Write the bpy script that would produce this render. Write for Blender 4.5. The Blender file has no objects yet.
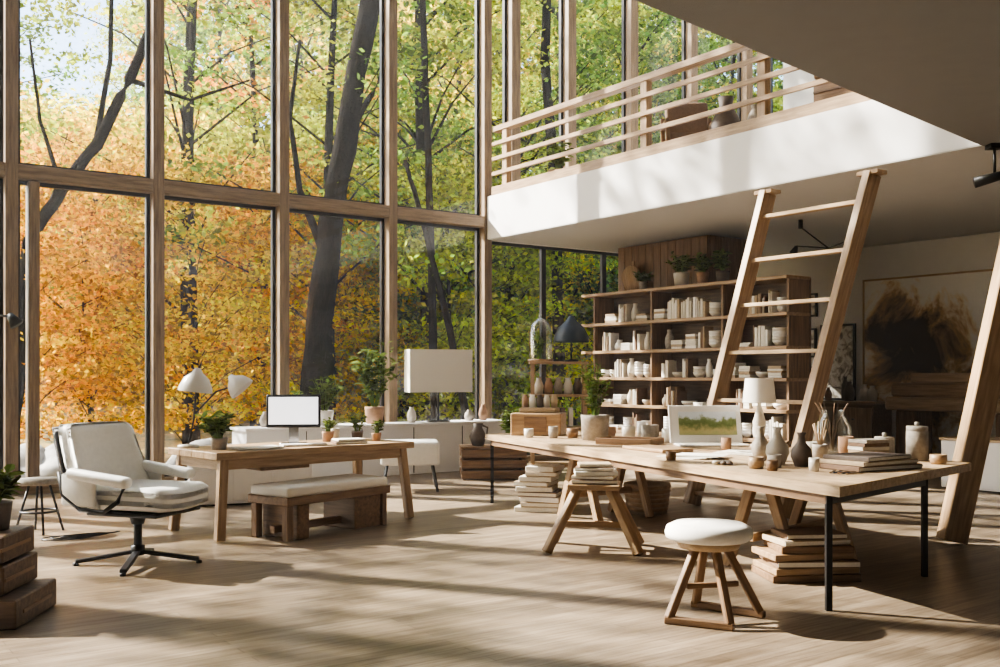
import bpy, bmesh, math, random
import numpy as np
from mathutils import Vector, Matrix, Euler
random.seed(7)
RA = math.radians(-35.75)
CA, SA = math.cos(RA), math.sin(RA)
def W(x, y, z=0.0):
    """survey axes (x right of the camera, y away from it) -> room axes"""
    return (CA*x - SA*y, SA*x + CA*y, z)

# ------------------------------------------------------------------ materials
def newmat(name):
    m = bpy.data.materials.new(name); m.use_nodes = True
    nt = m.node_tree; bs = nt.nodes['Principled BSDF']
    return m, nt, bs
def ramp(nt, fac, stops):
    r = nt.nodes.new('ShaderNodeValToRGB'); e = r.color_ramp.elements
    while len(e) < len(stops): e.new(0.5)
    for i, (p, c) in enumerate(stops):
        e[i].position = p; e[i].color = (*c, 1)
    nt.links.new(fac, r.inputs[0]); return r.outputs[0]
def noise(nt, vec, scale, detail=4, rough=.55):
    n = nt.nodes.new('ShaderNodeTexNoise'); n.inputs['Scale'].default_value = scale
    n.inputs['Detail'].default_value = detail; n.inputs['Roughness'].default_value = rough
    if vec: nt.links.new(vec, n.inputs['Vector'])
    return n.outputs['Fac']
def mapping(nt, vec, scale, rot=(0,0,0)):
    m = nt.nodes.new('ShaderNodeMapping'); m.inputs['Scale'].default_value = scale
    m.inputs['Rotation'].default_value = rot
    nt.links.new(vec, m.inputs['Vector']); return m.outputs[0]
def bump(nt, bs, h, s=.15, d=.01):
    b = nt.nodes.new('ShaderNodeBump'); b.inputs['Strength'].default_value = s
    b.inputs['Distance'].default_value = d
    nt.links.new(h, b.inputs['Height']); nt.links.new(b.outputs[0], bs.inputs['Normal'])
def wood(name, c1, c2, rough=.5):
    m, nt, bs = newmat(name)
    at = nt.nodes.new('ShaderNodeAttribute'); at.attribute_name = 'gr'
    v = mapping(nt, at.outputs['Vector'], (1.2, 14, 14))
    n1 = noise(nt, v, 2.2, 6, .6)
    mid = tuple((a+b)/2 for a, b in zip(c1, c2))
    col = ramp(nt, n1, [(.3, c1), (.5, mid), (.7, c2)])
    nt.links.new(col, bs.inputs['Base Color'])
    bs.inputs['Roughness'].default_value = rough
    bump(nt, bs, n1, .2, .006); return m
def paint(name, c, rough=.6, var=.06, scale=6, metal=0, bmp=.05):
    m, nt, bs = newmat(name)
    at = nt.nodes.new('ShaderNodeAttribute'); at.attribute_name = 'gr'
    n1 = noise(nt, at.outputs['Vector'], scale, 5)
    lo = tuple(max(0, x*(1-var)) for x in c); hi = tuple(min(1, x*(1+var)) for x in c)
    nt.links.new(ramp(nt, n1, [(.3, lo), (.7, hi)]), bs.inputs['Base Color'])
    bs.inputs['Roughness'].default_value = rough; bs.inputs['Metallic'].default_value = metal
    if bmp: bump(nt, bs, n1, bmp, .004)
    return m
M = {}
M['timber'] = wood('timber', (.165,.112,.068), (.34,.245,.155), .5)
M['wood'] = wood('oak_wood', (.26,.165,.09), (.48,.335,.20), .42)
M['lwood'] = wood('light_wood', (.34,.235,.14), (.57,.43,.28), .4)
M['dwood'] = wood('dark_wood', (.085,.05,.032), (.19,.12,.07), .5)
M['mwood'] = wood('walnut_wood', (.145,.085,.046), (.31,.195,.11), .5)
M['white'] = paint('white_plaster', (.80,.79,.79), .7, .02)
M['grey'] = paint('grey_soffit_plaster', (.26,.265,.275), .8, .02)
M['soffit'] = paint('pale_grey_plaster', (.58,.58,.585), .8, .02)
M['wall'] = paint('wall_paint', (.80,.80,.80), .8, .02)
M['black'] = paint('black_metal', (.02,.02,.022), .4, .1, 20)
M['chrome'] = paint('steel', (.45,.45,.46), .25, .05, 20, 1)
M['leather'] = paint('white_leather', (.84,.83,.80), .45, .04, 30, 0, .2)
M['fabric'] = paint('cream_fabric', (.80,.77,.72), .9, .05, 120, 0, .3)
M['ceramic'] = paint('cream_ceramic', (.64,.60,.53), .4, .08, 8)
M['ceramicw'] = paint('white_ceramic', (.78,.76,.73), .3, .04, 8)
M['stone'] = paint('grey_stoneware', (.36,.32,.27), .7, .2, 25, 0, .3)
M['terra'] = paint('terracotta', (.40,.25,.16), .8, .15, 15)
M['clay'] = paint('dark_clay', (.13,.10,.08), .6, .2, 15)
M['paper'] = paint('paper', (.74,.71,.64), .9, .05, 40)
M['tan'] = paint('tan_book_cloth', (.44,.34,.23), .8, .1, 30)
M['brown'] = paint('brown_book_cloth', (.20,.13,.085), .8, .1, 30)
M['navy'] = paint('navy_enamel', (.03,.045,.07), .35, .1, 12)
M['soil'] = paint('soil', (.05,.035,.025), 1, .4, 40)
M['rock'] = paint('outdoor_rock', (.33,.32,.30), .9, .3, 3, 0, .6)
m, nt, bs = newmat('bark'); at = nt.nodes.new('ShaderNodeAttribute'); at.attribute_name = 'gr'
v = mapping(nt, at.outputs['Vector'], (2.2, 14, 14)); n1 = noise(nt, v, 1.6, 8, .7)
nt.links.new(ramp(nt, n1, [(.35,(.004,.003,.002)),(.5,(.014,.010,.007)),(.7,(.045,.035,.026))]), bs.inputs['Base Color'])
bs.inputs['Roughness'].default_value = 1; bs.inputs['Specular IOR Level'].default_value = .1; bump(nt, bs, n1, 1, .06); M['bark'] = m
def mk_leaf(name, c, objcol=False):
    m, nt, bs = newmat(name)
    at = nt.nodes.new('ShaderNodeAttribute'); at.attribute_name = 'gr'
    sep = nt.nodes.new('ShaderNodeSeparateXYZ'); nt.links.new(at.outputs['Vector'], sep.inputs[0])
    hs = nt.nodes.new('ShaderNodeHueSaturation')
    mh = nt.nodes.new('ShaderNodeMapRange'); mh.inputs[3].default_value = .486 if objcol else .48; mh.inputs[4].default_value = .555 if objcol else .52
    nt.links.new(sep.outputs[0], mh.inputs[0]); nt.links.new(mh.outputs[0], hs.inputs['Hue'])
    mv = nt.nodes.new('ShaderNodeMapRange'); mv.inputs[3].default_value = .30; mv.inputs[4].default_value = 1.5
    nt.links.new(sep.outputs[1], mv.inputs[0]); nt.links.new(mv.outputs[0], hs.inputs['Value'])
    if objcol:
        oi = nt.nodes.new('ShaderNodeObjectInfo'); nt.links.new(oi.outputs['Color'], hs.inputs['Color'])
    else: hs.inputs['Color'].default_value = (*c, 1)
    out = nt.nodes['Material Output']
    d = nt.nodes.new('ShaderNodeBsdfDiffuse'); t = nt.nodes.new('ShaderNodeBsdfTranslucent')
    mx = nt.nodes.new('ShaderNodeMixShader'); mx.inputs[0].default_value = .5 if objcol else .3
    for q in (d, t): nt.links.new(hs.outputs[0], q.inputs['Color'])
    nt.links.new(d.outputs[0], mx.inputs[1]); nt.links.new(t.outputs[0], mx.inputs[2])
    nt.links.new(mx.outputs[0], out.inputs['Surface']); nt.nodes.remove(bs); return m
M['leaf'] = mk_leaf('plant_leaf', (.16,.21,.06))
M['treeleaf'] = mk_leaf('autumn_leaf', (1,1,1), True)
m, nt, bs = newmat('window_glass'); nt.nodes.remove(bs)
tr = nt.nodes.new('ShaderNodeBsdfTransparent'); gl = nt.nodes.new('ShaderNodeBsdfGlossy'); gl.inputs['Roughness'].default_value = .02
mx = nt.nodes.new('ShaderNodeMixShader'); mx.inputs[0].default_value = .04
nt.links.new(tr.outputs[0], mx.inputs[1]); nt.links.new(gl.outputs[0], mx.inputs[2]); nt.links.new(mx.outputs[0], nt.nodes['Material Output'].inputs['Surface'])
M['glass'] = m
m, nt, bs = newmat('jar_glass'); nt.nodes.remove(bs)
tr = nt.nodes.new('ShaderNodeBsdfTransparent'); tr.inputs[0].default_value = (.88,.92,.92,1)
gl = nt.nodes.new('ShaderNodeBsdfGlossy'); gl.inputs['Roughness'].default_value = .04
lw = nt.nodes.new('ShaderNodeLayerWeight'); lw.inputs[0].default_value = .35
mx = nt.nodes.new('ShaderNodeMixShader'); nt.links.new(lw.outputs['Facing'], mx.inputs[0])
nt.links.new(tr.outputs[0], mx.inputs[1]); nt.links.new(gl.outputs[0], mx.inputs[2]); nt.links.new(mx.outputs[0], nt.nodes['Material Output'].inputs['Surface'])
M['jar'] = m
m, nt, bs = newmat('lit_screen'); bs.inputs['Base Color'].default_value = (.8,.8,.8,1)
bs.inputs['Emission Color'].default_value = (.93,.95,1,1); bs.inputs['Emission Strength'].default_value = 1.0; M['screen'] = m
def picture(name, stops, scale, em=0, dist=2.0):
    m, nt, bs = newmat(name)
    at = nt.nodes.new('ShaderNodeAttribute'); at.attribute_name = 'gr'
    n = nt.nodes.new('ShaderNodeTexNoise'); n.inputs['Scale'].default_value = scale; n.inputs['Detail'].default_value = 8
    n.inputs['Distortion'].default_value = dist; nt.links.new(at.outputs['Vector'], n.inputs['Vector'])
    col = ramp(nt, n.outputs['Fac'], stops); nt.links.new(col, bs.inputs['Base Color'])
    if em: nt.links.new(col, bs.inputs['Emission Color']); bs.inputs['Emission Strength'].default_value = em
    bs.inputs['Roughness'].default_value = .7; return m
M['sketch'] = picture('ink_sketch', [(.3,(.12,.10,.08)),(.45,(.5,.45,.38)),(.55,(.75,.73,.68)),(.9,(.8,.78,.74))], 5)
m, nt, bs = newmat('landscape_image'); tc = nt.nodes.new('ShaderNodeTexCoord'); sp = nt.nodes.new('ShaderNodeSeparateXYZ'); nt.links.new(tc.outputs['Object'], sp.inputs[0])
n1 = noise(nt, tc.outputs['Object'], 16, 6, .6)
a1 = nt.nodes.new('ShaderNodeMath'); a1.operation = 'MULTIPLY_ADD'; a1.inputs[1].default_value = .16; nt.links.new(n1, a1.inputs[0]); nt.links.new(sp.outputs[2], a1.inputs[2])
nt.links.new(ramp(nt, a1.outputs[0], [(.17,(.36,.38,.18)),(.22,(.46,.40,.20)),(.27,(.13,.18,.06)),(.31,(.20,.25,.10)),(.335,(.62,.68,.74)),(.4,(.75,.78,.82))]), bs.inputs['Base Color'])
bs.inputs['Roughness'].default_value = .4; M['land'] = m
m, nt, bs = newmat('abstract_painting'); tc = nt.nodes.new('ShaderNodeTexCoord')
n0 = nt.nodes.new('ShaderNodeTexNoise'); n0.inputs['Scale'].default_value = 1.15; n0.inputs['Detail'].default_value = 9; n0.inputs['Roughness'].default_value = .64; n0.inputs['Distortion'].default_value = .5
nt.links.new(tc.outputs['Object'], n0.inputs['Vector'])
vl = nt.nodes.new('ShaderNodeVectorMath'); vl.operation = 'DISTANCE'; vl.inputs[1].default_value = (0,.45,.15)
mp = mapping(nt, tc.outputs['Object'], (1,.70,.70)); nt.links.new(mp, vl.inputs[0])
ma = nt.nodes.new('ShaderNodeMath'); ma.operation = 'MULTIPLY_ADD'; ma.inputs[1].default_value = 2.3
nt.links.new(n0.outputs['Fac'], ma.inputs[0]); mb = nt.nodes.new('ShaderNodeMath'); mb.operation = 'MULTIPLY'; mb.inputs[1].default_value = -.70
nt.links.new(vl.outputs['Value'], mb.inputs[0]); nt.links.new(mb.outputs[0], ma.inputs[2])
nt.links.new(ramp(nt, ma.outputs[0], [(.54,(.90,.89,.86)),(.66,(.84,.75,.60)),(.76,(.60,.42,.22)),(.87,(.34,.25,.17)),(1.0,(.09,.07,.06))]), bs.inputs['Base Color'])
bs.inputs['Roughness'].default_value = .8; M['art'] = m
m, nt, bs = newmat('plank_floor')
tc = nt.nodes.new('ShaderNodeTexCoord')
br = nt.nodes.new('ShaderNodeTexBrick'); br.inputs['Scale'].default_value = 1
br.inputs['Brick Width'].default_value = 1.9; br.inputs['Row Height'].default_value = .095
br.inputs['Mortar Size'].default_value = .0025; br.inputs['Mortar Smooth'].default_value = .5
br.inputs['Color1'].default_value = (.25,.195,.138,1); br.inputs['Color2'].default_value = (.35,.28,.203,1); br.inputs['Mortar'].default_value = (.125,.095,.065,1)
nt.links.new(tc.outputs['Object'], br.inputs['Vector'])
nv = mapping(nt, tc.outputs['Object'], (1.1, 18, 1)); nn = noise(nt, nv, 1.8, 8, .68)
mm = nt.nodes.new('ShaderNodeMixRGB'); mm.blend_type = 'MULTIPLY'; mm.inputs[0].default_value = .95
gcol = ramp(nt, nn, [(.32,(.48,.43,.38)),(.6,(1,1,1))])
nt.links.new(br.outputs['Color'], mm.inputs[1]); nt.links.new(gcol, mm.inputs[2]); nt.links.new(mm.outputs[0], bs.inputs['Base Color'])
bs.inputs['Roughness'].default_value = .36; bump(nt, bs, nn, .08, .004); M['floor'] = m
m, nt, bs = newmat('forest_floor'); tc = nt.nodes.new('ShaderNodeTexCoord')
n1 = noise(nt, tc.outputs['Object'], 2.5, 9, .7)
nt.links.new(ramp(nt, n1, [(.35,(.06,.07,.02)),(.5,(.24,.19,.05)),(.62,(.42,.26,.07)),(.75,(.50,.38,.14))]), bs.inputs['Base Color'])
bs.inputs['Roughness'].default_value = 1; M['ground'] = m

# ------------------------------------------------------------------ mesh builder
class B:
    def __init__(s, name):
        s.name = name; s.V = []; s.F = []; s.FM = []; s.FS = []; s.G = []; s.mats = []
    def mi(s, mat):
        if mat not in s.mats: s.mats.append(mat)
        return s.mats.index(mat)
    def add(s, verts, faces, mat, smooth=False, grain=None, T=None):
        k = len(s.V); i = s.mi(mat)
        vs = [Vector(v) for v in verts]
        if grain is None:
            mn = [min(v[a] for v in vs) for a in range(3)]; mx = [max(v[a] for v in vs) for a in range(3)]
            d = [mx[a]-mn[a] for a in range(3)]; o = sorted(range(3), key=lambda a: -d[a])
            off = [random.uniform(0, 20) for _ in range(3)]
            grain = [(v[o[0]]+off[0], v[o[1]]+off[1], v[o[2]]+off[2]) for v in vs]
        if T is not None: vs = [T @ v for v in vs]
        s.V += [tuple(v) for v in vs]; s.G += grain
        for f in faces:
            s.F.append([q+k for q in f]); s.FM.append(i); s.FS.append(smooth)
    def box(s, c, size, mat, rot=(0,0,0), bevel=0.0, seg=1, deform=None, cuts=0, smooth=None):
        bm = bmesh.new(); bmesh.ops.create_cube(bm, size=1)
        for v in bm.verts: v.co = Vector((v.co.x*size[0], v.co.y*size[1], v.co.z*size[2]))
        if cuts: bmesh.ops.subdivide_edges(bm, edges=bm.edges[:], cuts=cuts, use_grid_fill=True)
        if bevel:
            es = bm.edges[:] if not cuts else [e for e in bm.edges if len(e.link_faces)==2 and e.calc_face_angle(0) > .5]
            bmesh.ops.bevel(bm, geom=es, offset=bevel, segments=seg, affect='EDGES', profile=.5)
        if deform:
            for v in bm.verts: v.co = Vector(deform(v.co))
        bm.verts.index_update()
        T = Matrix.Translation(c) @ Euler(rot).to_matrix().to_4x4()
        s.add([v.co.copy() for v in bm.verts], [[v.index for v in f.verts] for f in bm.faces], mat,
              (seg > 1) if smooth is None else smooth, None, T)
        bm.free(); return s
    def bar(s, p0, p1, w, h, mat, bevel=0.0, up=(0,0,1)):
        p0, p1 = Vector(p0), Vector(p1); d = p1-p0; L = d.length; x = d.normalized()
        u = Vector(up)
        if abs(x.dot(u)) > .98: u = Vector((0,1,0)) if abs(x.y) < .9 else Vector((1,0,0))
        y = u.cross(x).normalized(); z = x.cross(y)
        R = Matrix((x, y, z)).transposed().to_4x4()
        T = Matrix.Translation((p0+p1)/2) @ R
        b = bevel; bm = bmesh.new(); bmesh.ops.create_cube(bm, size=1)
        for v in bm.verts: v.co = Vector((v.co.x*L, v.co.y*w, v.co.z*h))
        if b: bmesh.ops.bevel(bm, geom=bm.edges[:], offset=b, segments=1, affect='EDGES')
        bm.verts.index_update()
        s.add([v.co.copy() for v in bm.verts], [[v.index for v in f.verts] for f in bm.faces], mat, False, None, T)
        bm.free(); return s
    def tube(s, pts, radii, mat, seg=10, cap=True):
        pts = [Vector(p) for p in pts]
        if not hasattr(radii, '__len__'): radii = [radii]*len(pts)
        vs, fs, gr = [], [], []; off = random.uniform(0, 30); acc = 0
        for i, p in enumerate(pts):
            t = (pts[min(i+1, len(pts)-1)] - pts[max(i-1, 0)]).normalized()
            u = Vector((0,0,1)) if abs(t.z) < .9 else Vector((1,0,0))
            a = t.cross(u).normalized(); b = t.cross(a)
            if i: acc += (p-pts[i-1]).length
            for k in range(seg):
                an = 2*math.pi*k/seg; o = (a*math.cos(an)+b*math.sin(an))*radii[i]
                vs.append(p+o); gr.append((acc+off, math.cos(an)*radii[i]+off, math.sin(an)*radii[i]))
        for i in range(len(pts)-1):
            for k in range(seg):
                k2 = (k+1) % seg
                fs.append([i*seg+k, i*seg+k2, (i+1)*seg+k2, (i+1)*seg+k])
        if cap:
            fs.append(list(range(seg))); fs.append([(len(pts)-1)*seg+k for k in range(seg)][::-1])
        s.add(vs, fs, mat, True, gr); return s
    def lathe(s, prof, c, mat, seg=24, T=None):
        vs, fs = [], []; n = len(prof)
        for k in range(seg):
            an = 2*math.pi*k/seg
            for r, z in prof: vs.append((r*math.cos(an), r*math.sin(an), z))
        for k in range(seg):
            k2 = (k+1) % seg
            for i in range(n-1): fs.append([k*n+i, k2*n+i, k2*n+i+1, k*n+i+1])
        TT = Matrix.Translation(c)
        if T is not None: TT = TT @ T
        s.add(vs, fs, mat, True, None, TT); return s
    def prism(s, poly, z0, z1, mat):
        n = len(poly)
        vs = [(x, y, z0) for x, y in poly] + [(x, y, z1) for x, y in poly]
        fs = [list(range(n))[::-1], list(range(n, 2*n))] + [[i, (i+1) % n, n+(i+1) % n, n+i] for i in range(n)]
        s.add(vs, fs, mat); return s
    def leafs(s, items, mat):
        vs, fs, gr = [], [], []
        for p, d, L in items:
            p = Vector(p); d = Vector(d).normalized()
            side = d.cross(Vector((random.uniform(-.4,.4), random.uniform(-.4,.4), 1))).normalized()
            nn = side.cross(d)*.12*L; k = len(vs); g = (random.random(), random.random(), 0)
            w = L*.26
            vs += [p, p+d*L*.35+side*w+nn, p+d*L*.7+side*w*.7+nn, p+d*L, p+d*L*.7-side*w*.7+nn, p+d*L*.35-side*w+nn]
            fs += [[k,k+1,k+2,k+3],[k,k+3,k+4,k+5]]; gr += [g]*6
        s.add(vs, fs, mat, False, gr); return s
    def plant(s, base, h, spread, nstem, leaf, per=9, droop=.2):
        bx, by, bz = base; items = []
        for i in range(nstem):
            an = random.uniform(0, 2*math.pi); r = spread*random.uniform(.15, 1); hh = h*random.uniform(.55, 1)
            end = Vector((bx+r*math.cos(an), by+r*math.sin(an), bz+hh)); st = Vector((bx+.02*math.cos(an), by+.02*math.sin(an), bz))
            mid = (st+end)/2+Vector((-.15*r*math.cos(an), -.15*r*math.sin(an), .12*hh))
            pts = [(st*(1-t)**2+mid*2*t*(1-t)+end*t*t) for t in [0,.25,.5,.75,1]]
            s.tube(pts, [.005,.004,.004,.003,.002], M['leaf'], 4)
            for j in range(per):
                t = random.uniform(.25, 1); p = st*(1-t)**2+mid*2*t*(1-t)+end*t*t
                a2 = random.uniform(0, 6.28)
                items.append((p, (math.cos(a2), math.sin(a2), random.uniform(-droop, .7)), leaf*random.uniform(.6, 1.1)))
        s.leafs(items, M['leaf']); return s
    def pot(s, c, r, h, mat, taper=.8):
        s.lathe([(0,0),(r*taper,0),(r*.97,h*.8),(r,h),(r*.88,h),(r*.85,h*.85),(0,h*.85)], c, mat, 22)
        s.lathe([(r*.86,h*.86),(0,h*.88)], c, M['soil'], 16); return s
    def done(s, loc=(0,0,0), rz=0.0, parent=None):
        me = bpy.data.meshes.new(s.name); me.from_pydata(s.V, [], s.F)
        for mt in s.mats: me.materials.append(mt)
        me.polygons.foreach_set('material_index', s.FM); me.polygons.foreach_set('use_smooth', s.FS)
        a = me.attributes.new('gr', 'FLOAT_VECTOR', 'POINT'); a.data.foreach_set('vector', [q for g in s.G for q in g])
        bm = bmesh.new(); bm.from_mesh(me)
        if not any(mt in (M['leaf'],) for mt in s.mats): bmesh.ops.recalc_face_normals(bm, faces=bm.faces[:])
        bm.to_mesh(me); bm.free(); me.update()
        ob = bpy.data.objects.new(s.name, me); bpy.context.collection.objects.link(ob)
        ob.location = loc; ob.rotation_euler = (0, 0, rz)
        if parent: ob.parent = parent
        return ob
    def at(s, x, y, z=0.0, ang=0.0):
        return s.done(W(x, y, z), RA+ang)

# ------------------------------------------------------------------ room shell
WB = 12.855; AF = 8.915; AR = 14.4; ZS = 3.51; ZT = 4.17; ZC = 12.2
B('floor').box((4,4.37,-.1), (24.4,17.26,.2), M['floor']).done()
B('ceiling').box((4,4.45,ZC+.1), (24.4,17.1,.2), M['white']).done()
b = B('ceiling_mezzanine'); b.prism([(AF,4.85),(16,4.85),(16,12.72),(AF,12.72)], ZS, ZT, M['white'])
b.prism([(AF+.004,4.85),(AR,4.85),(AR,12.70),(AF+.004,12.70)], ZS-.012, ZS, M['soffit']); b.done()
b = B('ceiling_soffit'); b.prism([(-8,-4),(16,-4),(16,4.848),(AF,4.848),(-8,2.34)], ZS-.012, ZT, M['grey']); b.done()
B('wall_right').box((AR+.1,4.35,ZS/2-.01), (.2,16.7,ZS-.03), M['wall']).done()
B('wall_upper_right').box((16.1,4.4,8.2), (.2,16.6,8.0), M['wall']).done()
B('wall_left').box((-8.2,4.3,6.1), (.2,16.7,12.2), M['wall']).done()
B('wall_back').box((4,-4.1,6.1), (24.1,.2,12.2), M['wall']).done()
posts = [2.185+1.69*k for k in range(-6, 5)]
b = B('wall_window_frame')
for a in posts: b.box((a, WB, 6.1), (.14,.24,12.2), M['timber'], bevel=.006)
for a in (9.49,10.65,12.06,13.55,15.06): b.box((a, WB, (ZT+12.2)/2), (.17,.24,12.2-ZT), M['timber'], bevel=.006)
b.box((2.43, WB, 1.84), (.12,.2,3.68), M['timber'], bevel=.006)
for i in range(len(posts)-1): b.box(((posts[i]+posts[i+1])/2, WB-.02, 3.78), (1.55,.2,.17), M['timber'], bevel=.006)
b.box((3.2, WB, .05), (22.4,.26,.1), M['timber']); b.box((4, WB, 12.0), (24,.26,.3), M['timber']); b.box((12.4, WB, ZS+.33), (6.8,.2,.66), M['white'])
b.done()
wn = 1
def window(a0, a1, z0, z1):
    global wn
    b = B('window_%d' % wn); wn += 1; t = .045; y = WB+.06
    b.box(((a0+a1)/2, y, z0+t/2), (a1-a0, .06, t), M['black']); b.box(((a0+a1)/2, y, z1-t/2), (a1-a0, .06, t), M['black'])
    b.box((a0+t/2, y, (z0+z1)/2), (t, .06, z1-z0-2*t), M['black']); b.box((a1-t/2, y, (z0+z1)/2), (t, .06, z1-z0-2*t), M['black'])
    b.add([(a0+t,y,z0+t),(a1-t,y,z0+t),(a1-t,y,z1-t),(a0+t,y,z1-t)], [[0,1,2,3]], M['glass'])
    b.done()
for i in range(len(posts)-1):
    window(posts[i]+.07, posts[i+1]-.07, .1, 3.695); window(posts[i]+.07, posts[i+1]-.07, 3.865, 11.85)
xs = [8.945,9.49,10.65,12.06,13.55,15.06,16.0]
for i in range(6): window(xs[i]+.08, xs[i+1]-.08, ZT, 11.85)
for a0, a1 in ((9.02,10.16),(10.16,11.48),(11.48,12.9),(12.9,14.4)): window(a0, a1, .1, ZS)

b = B('window_ledge_cabinet')
b.box((6.85,12.42,.34), (4.1,.5,.68), M['white'], bevel=.006); b.box((6.85,12.4,.70), (4.16,.56,.04), M['white'], bevel=.006)
for i in range(1,5): b.box((4.8+i*.82,12.165,.34), (.008,.01,.64), M['black'])
b.done()

b = B('mezzanine_railing'); ar = 9.02
for y in (12.35,9.32,7.43,5.4): b.box((ar, y, 4.70), (.10,.12,1.06), M['wood'], bevel=.006)
b.box((ar, 8.7, 4.24), (.16,7.9,.14), M['wood'], bevel=.006)
b.box((ar, 8.7, 5.2), (.13,7.9,.085), M['wood'], bevel=.006)
for z in (4.97,4.74,4.51): b.box((ar-.06, 8.7, z), (.035,7.9,.06), M['wood'], bevel=.004)
b.done()
b = B('armchair')
b.box((0,0,.36),(.6,.6,.12),M['brown'],bevel=.04,seg=3); b.box((.28,0,.66),(.12,.58,.6),M['brown'],(0,.18,0),bevel=.04,seg=3)
for y in (-.32,.32):
    b.bar((-.28,y,.01),(-.28,y,.58),.05,.05,M['mwood']); b.bar((.3,y,.01),(.34,y,.75),.05,.05,M['mwood']); b.bar((-.32,y,.58),(.34,y,.6),.07,.04,M['mwood'])
b.done((9.9,9.4,ZT+.002), .9)
b = B('tall_vase'); b.lathe([(0,0),(.12,0),(.2,.2),(.2,.35),(.08,.6),(.1,.7),(.07,.69),(.06,.6),(.15,.3),(0,.05)],(0,0,0),M['clay']); b.done((9.6,8.5,ZT))
b = B('stacked_crates')
for i in range(3): b.box((0,0,.165+i*.31),(.4,.55,.3),M['mwood'],(0,0,i*.1),bevel=.01); b.box((-.2,0,.17+i*.31),(.02,.5,.02),M['dwood'],(0,0,i*.1))
b.done((9.9,7.0,ZT))
b = B('woven_floor_cushion'); b.lathe([(0,0),(.35,0),(.42,.08),(.42,.16),(.3,.22),(0,.23)],(0,0,0),M['tan'],26); b.done((9.6,10.9,ZT))
b = B('leafy_floor_plant'); b.pot((0,0,0),.16,.3,M['terra']); b.plant((0,0,.25),.55,.3,24,.12,9); b.done((9.5,11.7,ZT))
for y,r,h,mt in ((7.9,.12,.45,'stone'),(6.3,.14,.5,'terra')):
    b = B('floor_vase'); b.lathe([(0,0),(r*.7,0),(r,h*.4),(r*.8,h*.7),(r*.4,h*.9),(r*.5,h),(r*.4,h),(0,h*.5)],(0,0,0),M[mt],20); b.done((9.45,y,ZT))

# ------------------------------------------------------------------ shelf + column
b = B('wood_clad_column')
n = 12
for i in range(n):
    y0 = 10.25+1.95*i/n; b.box((11.2, y0+1.95/n/2, ZS/2-.01), (.06, 1.95/n-.008, ZS-.04), M['mwood'], bevel=.003)
n = 6
for i in range(n):
    x0 = 11.2+.85*i/n; b.box((x0+.07, 10.26, ZS/2-.01), (.85/n-.008, .05, ZS-.04), M['mwood'], bevel=.003)
b.box((11.65,11.25,ZS/2-.01),(.84,1.9,ZS-.05),M['dwood']); b.done()
b = B('bookshelf'); S0, S1 = 8.35, 12.45; zs = [.12,.52,.92,1.34,1.76,2.2,2.68]
for z in zs: b.box((10.84,(S0+S1)/2,z),(.5,S1-S0,.045),M['wood'],bevel=.004)
for y in (S0+.03,9.5,10.9,12.2): b.box((10.86,y,1.34),(.42,.04,2.66),M['mwood'],bevel=.003)
b.box((11.08,(S0+S1)/2,1.34),(.03,S1-S0,2.68),M['dwood']); shelf_ob = b.done()
rnd = random.Random(5)
bk = B('shelf_book_collection'); cv = B('shelf_ceramic_collection')
for zi, z in enumerate(zs[:-1]):
    for (y0, y1) in ((8.42,9.46),(9.54,10.86),(10.94,12.16)):
        y = y0+.03
        while y < y1-.2:
            k = rnd.random(); zz = z+.0235
            if k < .16:
                n = rnd.randint(3, 7)
                for i in range(n):
                    t = rnd.uniform(.02,.05); h = rnd.uniform(.2,.31)
                    if y+t > y1-.02: break
                    bk.box((10.74,y+t/2,zz+h/2),(rnd.uniform(.17,.22),t*.94,h),M[rnd.choice(['paper','paper','ceramicw','tan','ceramic','brown'])],bevel=.003); y += t
                y += .04
            elif k < .42:
                w = rnd.uniform(.2,.27); h = 0
                for i in range(rnd.randint(2,6)):
                    t = rnd.uniform(.025,.045)
                    bk.box((10.74,y+w/2,zz+h+t/2),(.22,w*rnd.uniform(.85,1),t*.94),M[rnd.choice(['paper','ceramicw','paper','tan'])],(0,0,rnd.uniform(-.06,.06)),bevel=.003); h += t
                y += w+.05
            elif k < .78:
                r = rnd.uniform(.07,.12)
                for i in range(rnd.randint(1,5)):
                    cv.lathe([(0,0),(r*.5,0),(r*.9,.045),(r,.08),(r*.95,.08),(r*.8,.045),(0,.012)],(10.74,y+r,zz+i*.04),M[rnd.choice(['ceramic','ceramicw','ceramicw'])],18)
                y += 2*r+.03
            else:
                r = rnd.uniform(.05,.085); h = rnd.uniform(.16,.3)
                cv.lathe([(0,0),(r*.8,0),(r,h*.35),(r*.9,h*.6),(r*.45,h*.85),(r*.55,h),(r*.45,h),(r*.4,h*.85),(0,h*.5)],(10.74,y+r,zz),M[rnd.choice(['ceramic','stone','ceramicw','ceramicw'])],18)
                y += 2*r+.03
bk.done(parent=shelf_ob); cv.done(parent=shelf_ob)
zt = 2.703
for (y, r, h, mt, ph, sp) in ((10.4,.12,.2,'ceramic',.3,.32),(9.98,.09,.17,'terra',.28,.2),(9.6,.10,.16,'clay',.32,.2),(11.2,.07,.13,'stone',.15,.12)):
    b = B('potted_plant'); b.pot((0,0,0),r,h,M[mt]); b.plant((0,0,h*.85),ph,sp,26,.10,10); b.done((10.78,y,zt))
b = B('round_cutting_board')
b.lathe([(0,-.012),(.22,-.012),(.225,0),(.22,.012),(0,.012)],(0,0,.22),M['wood'],28,Matrix.Rotation(math.radians(80),4,'Y')); b.box((.02,.0,.46),(.02,.05,.1),M['wood']); b.done((11.02,11.7,zt))

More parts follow.
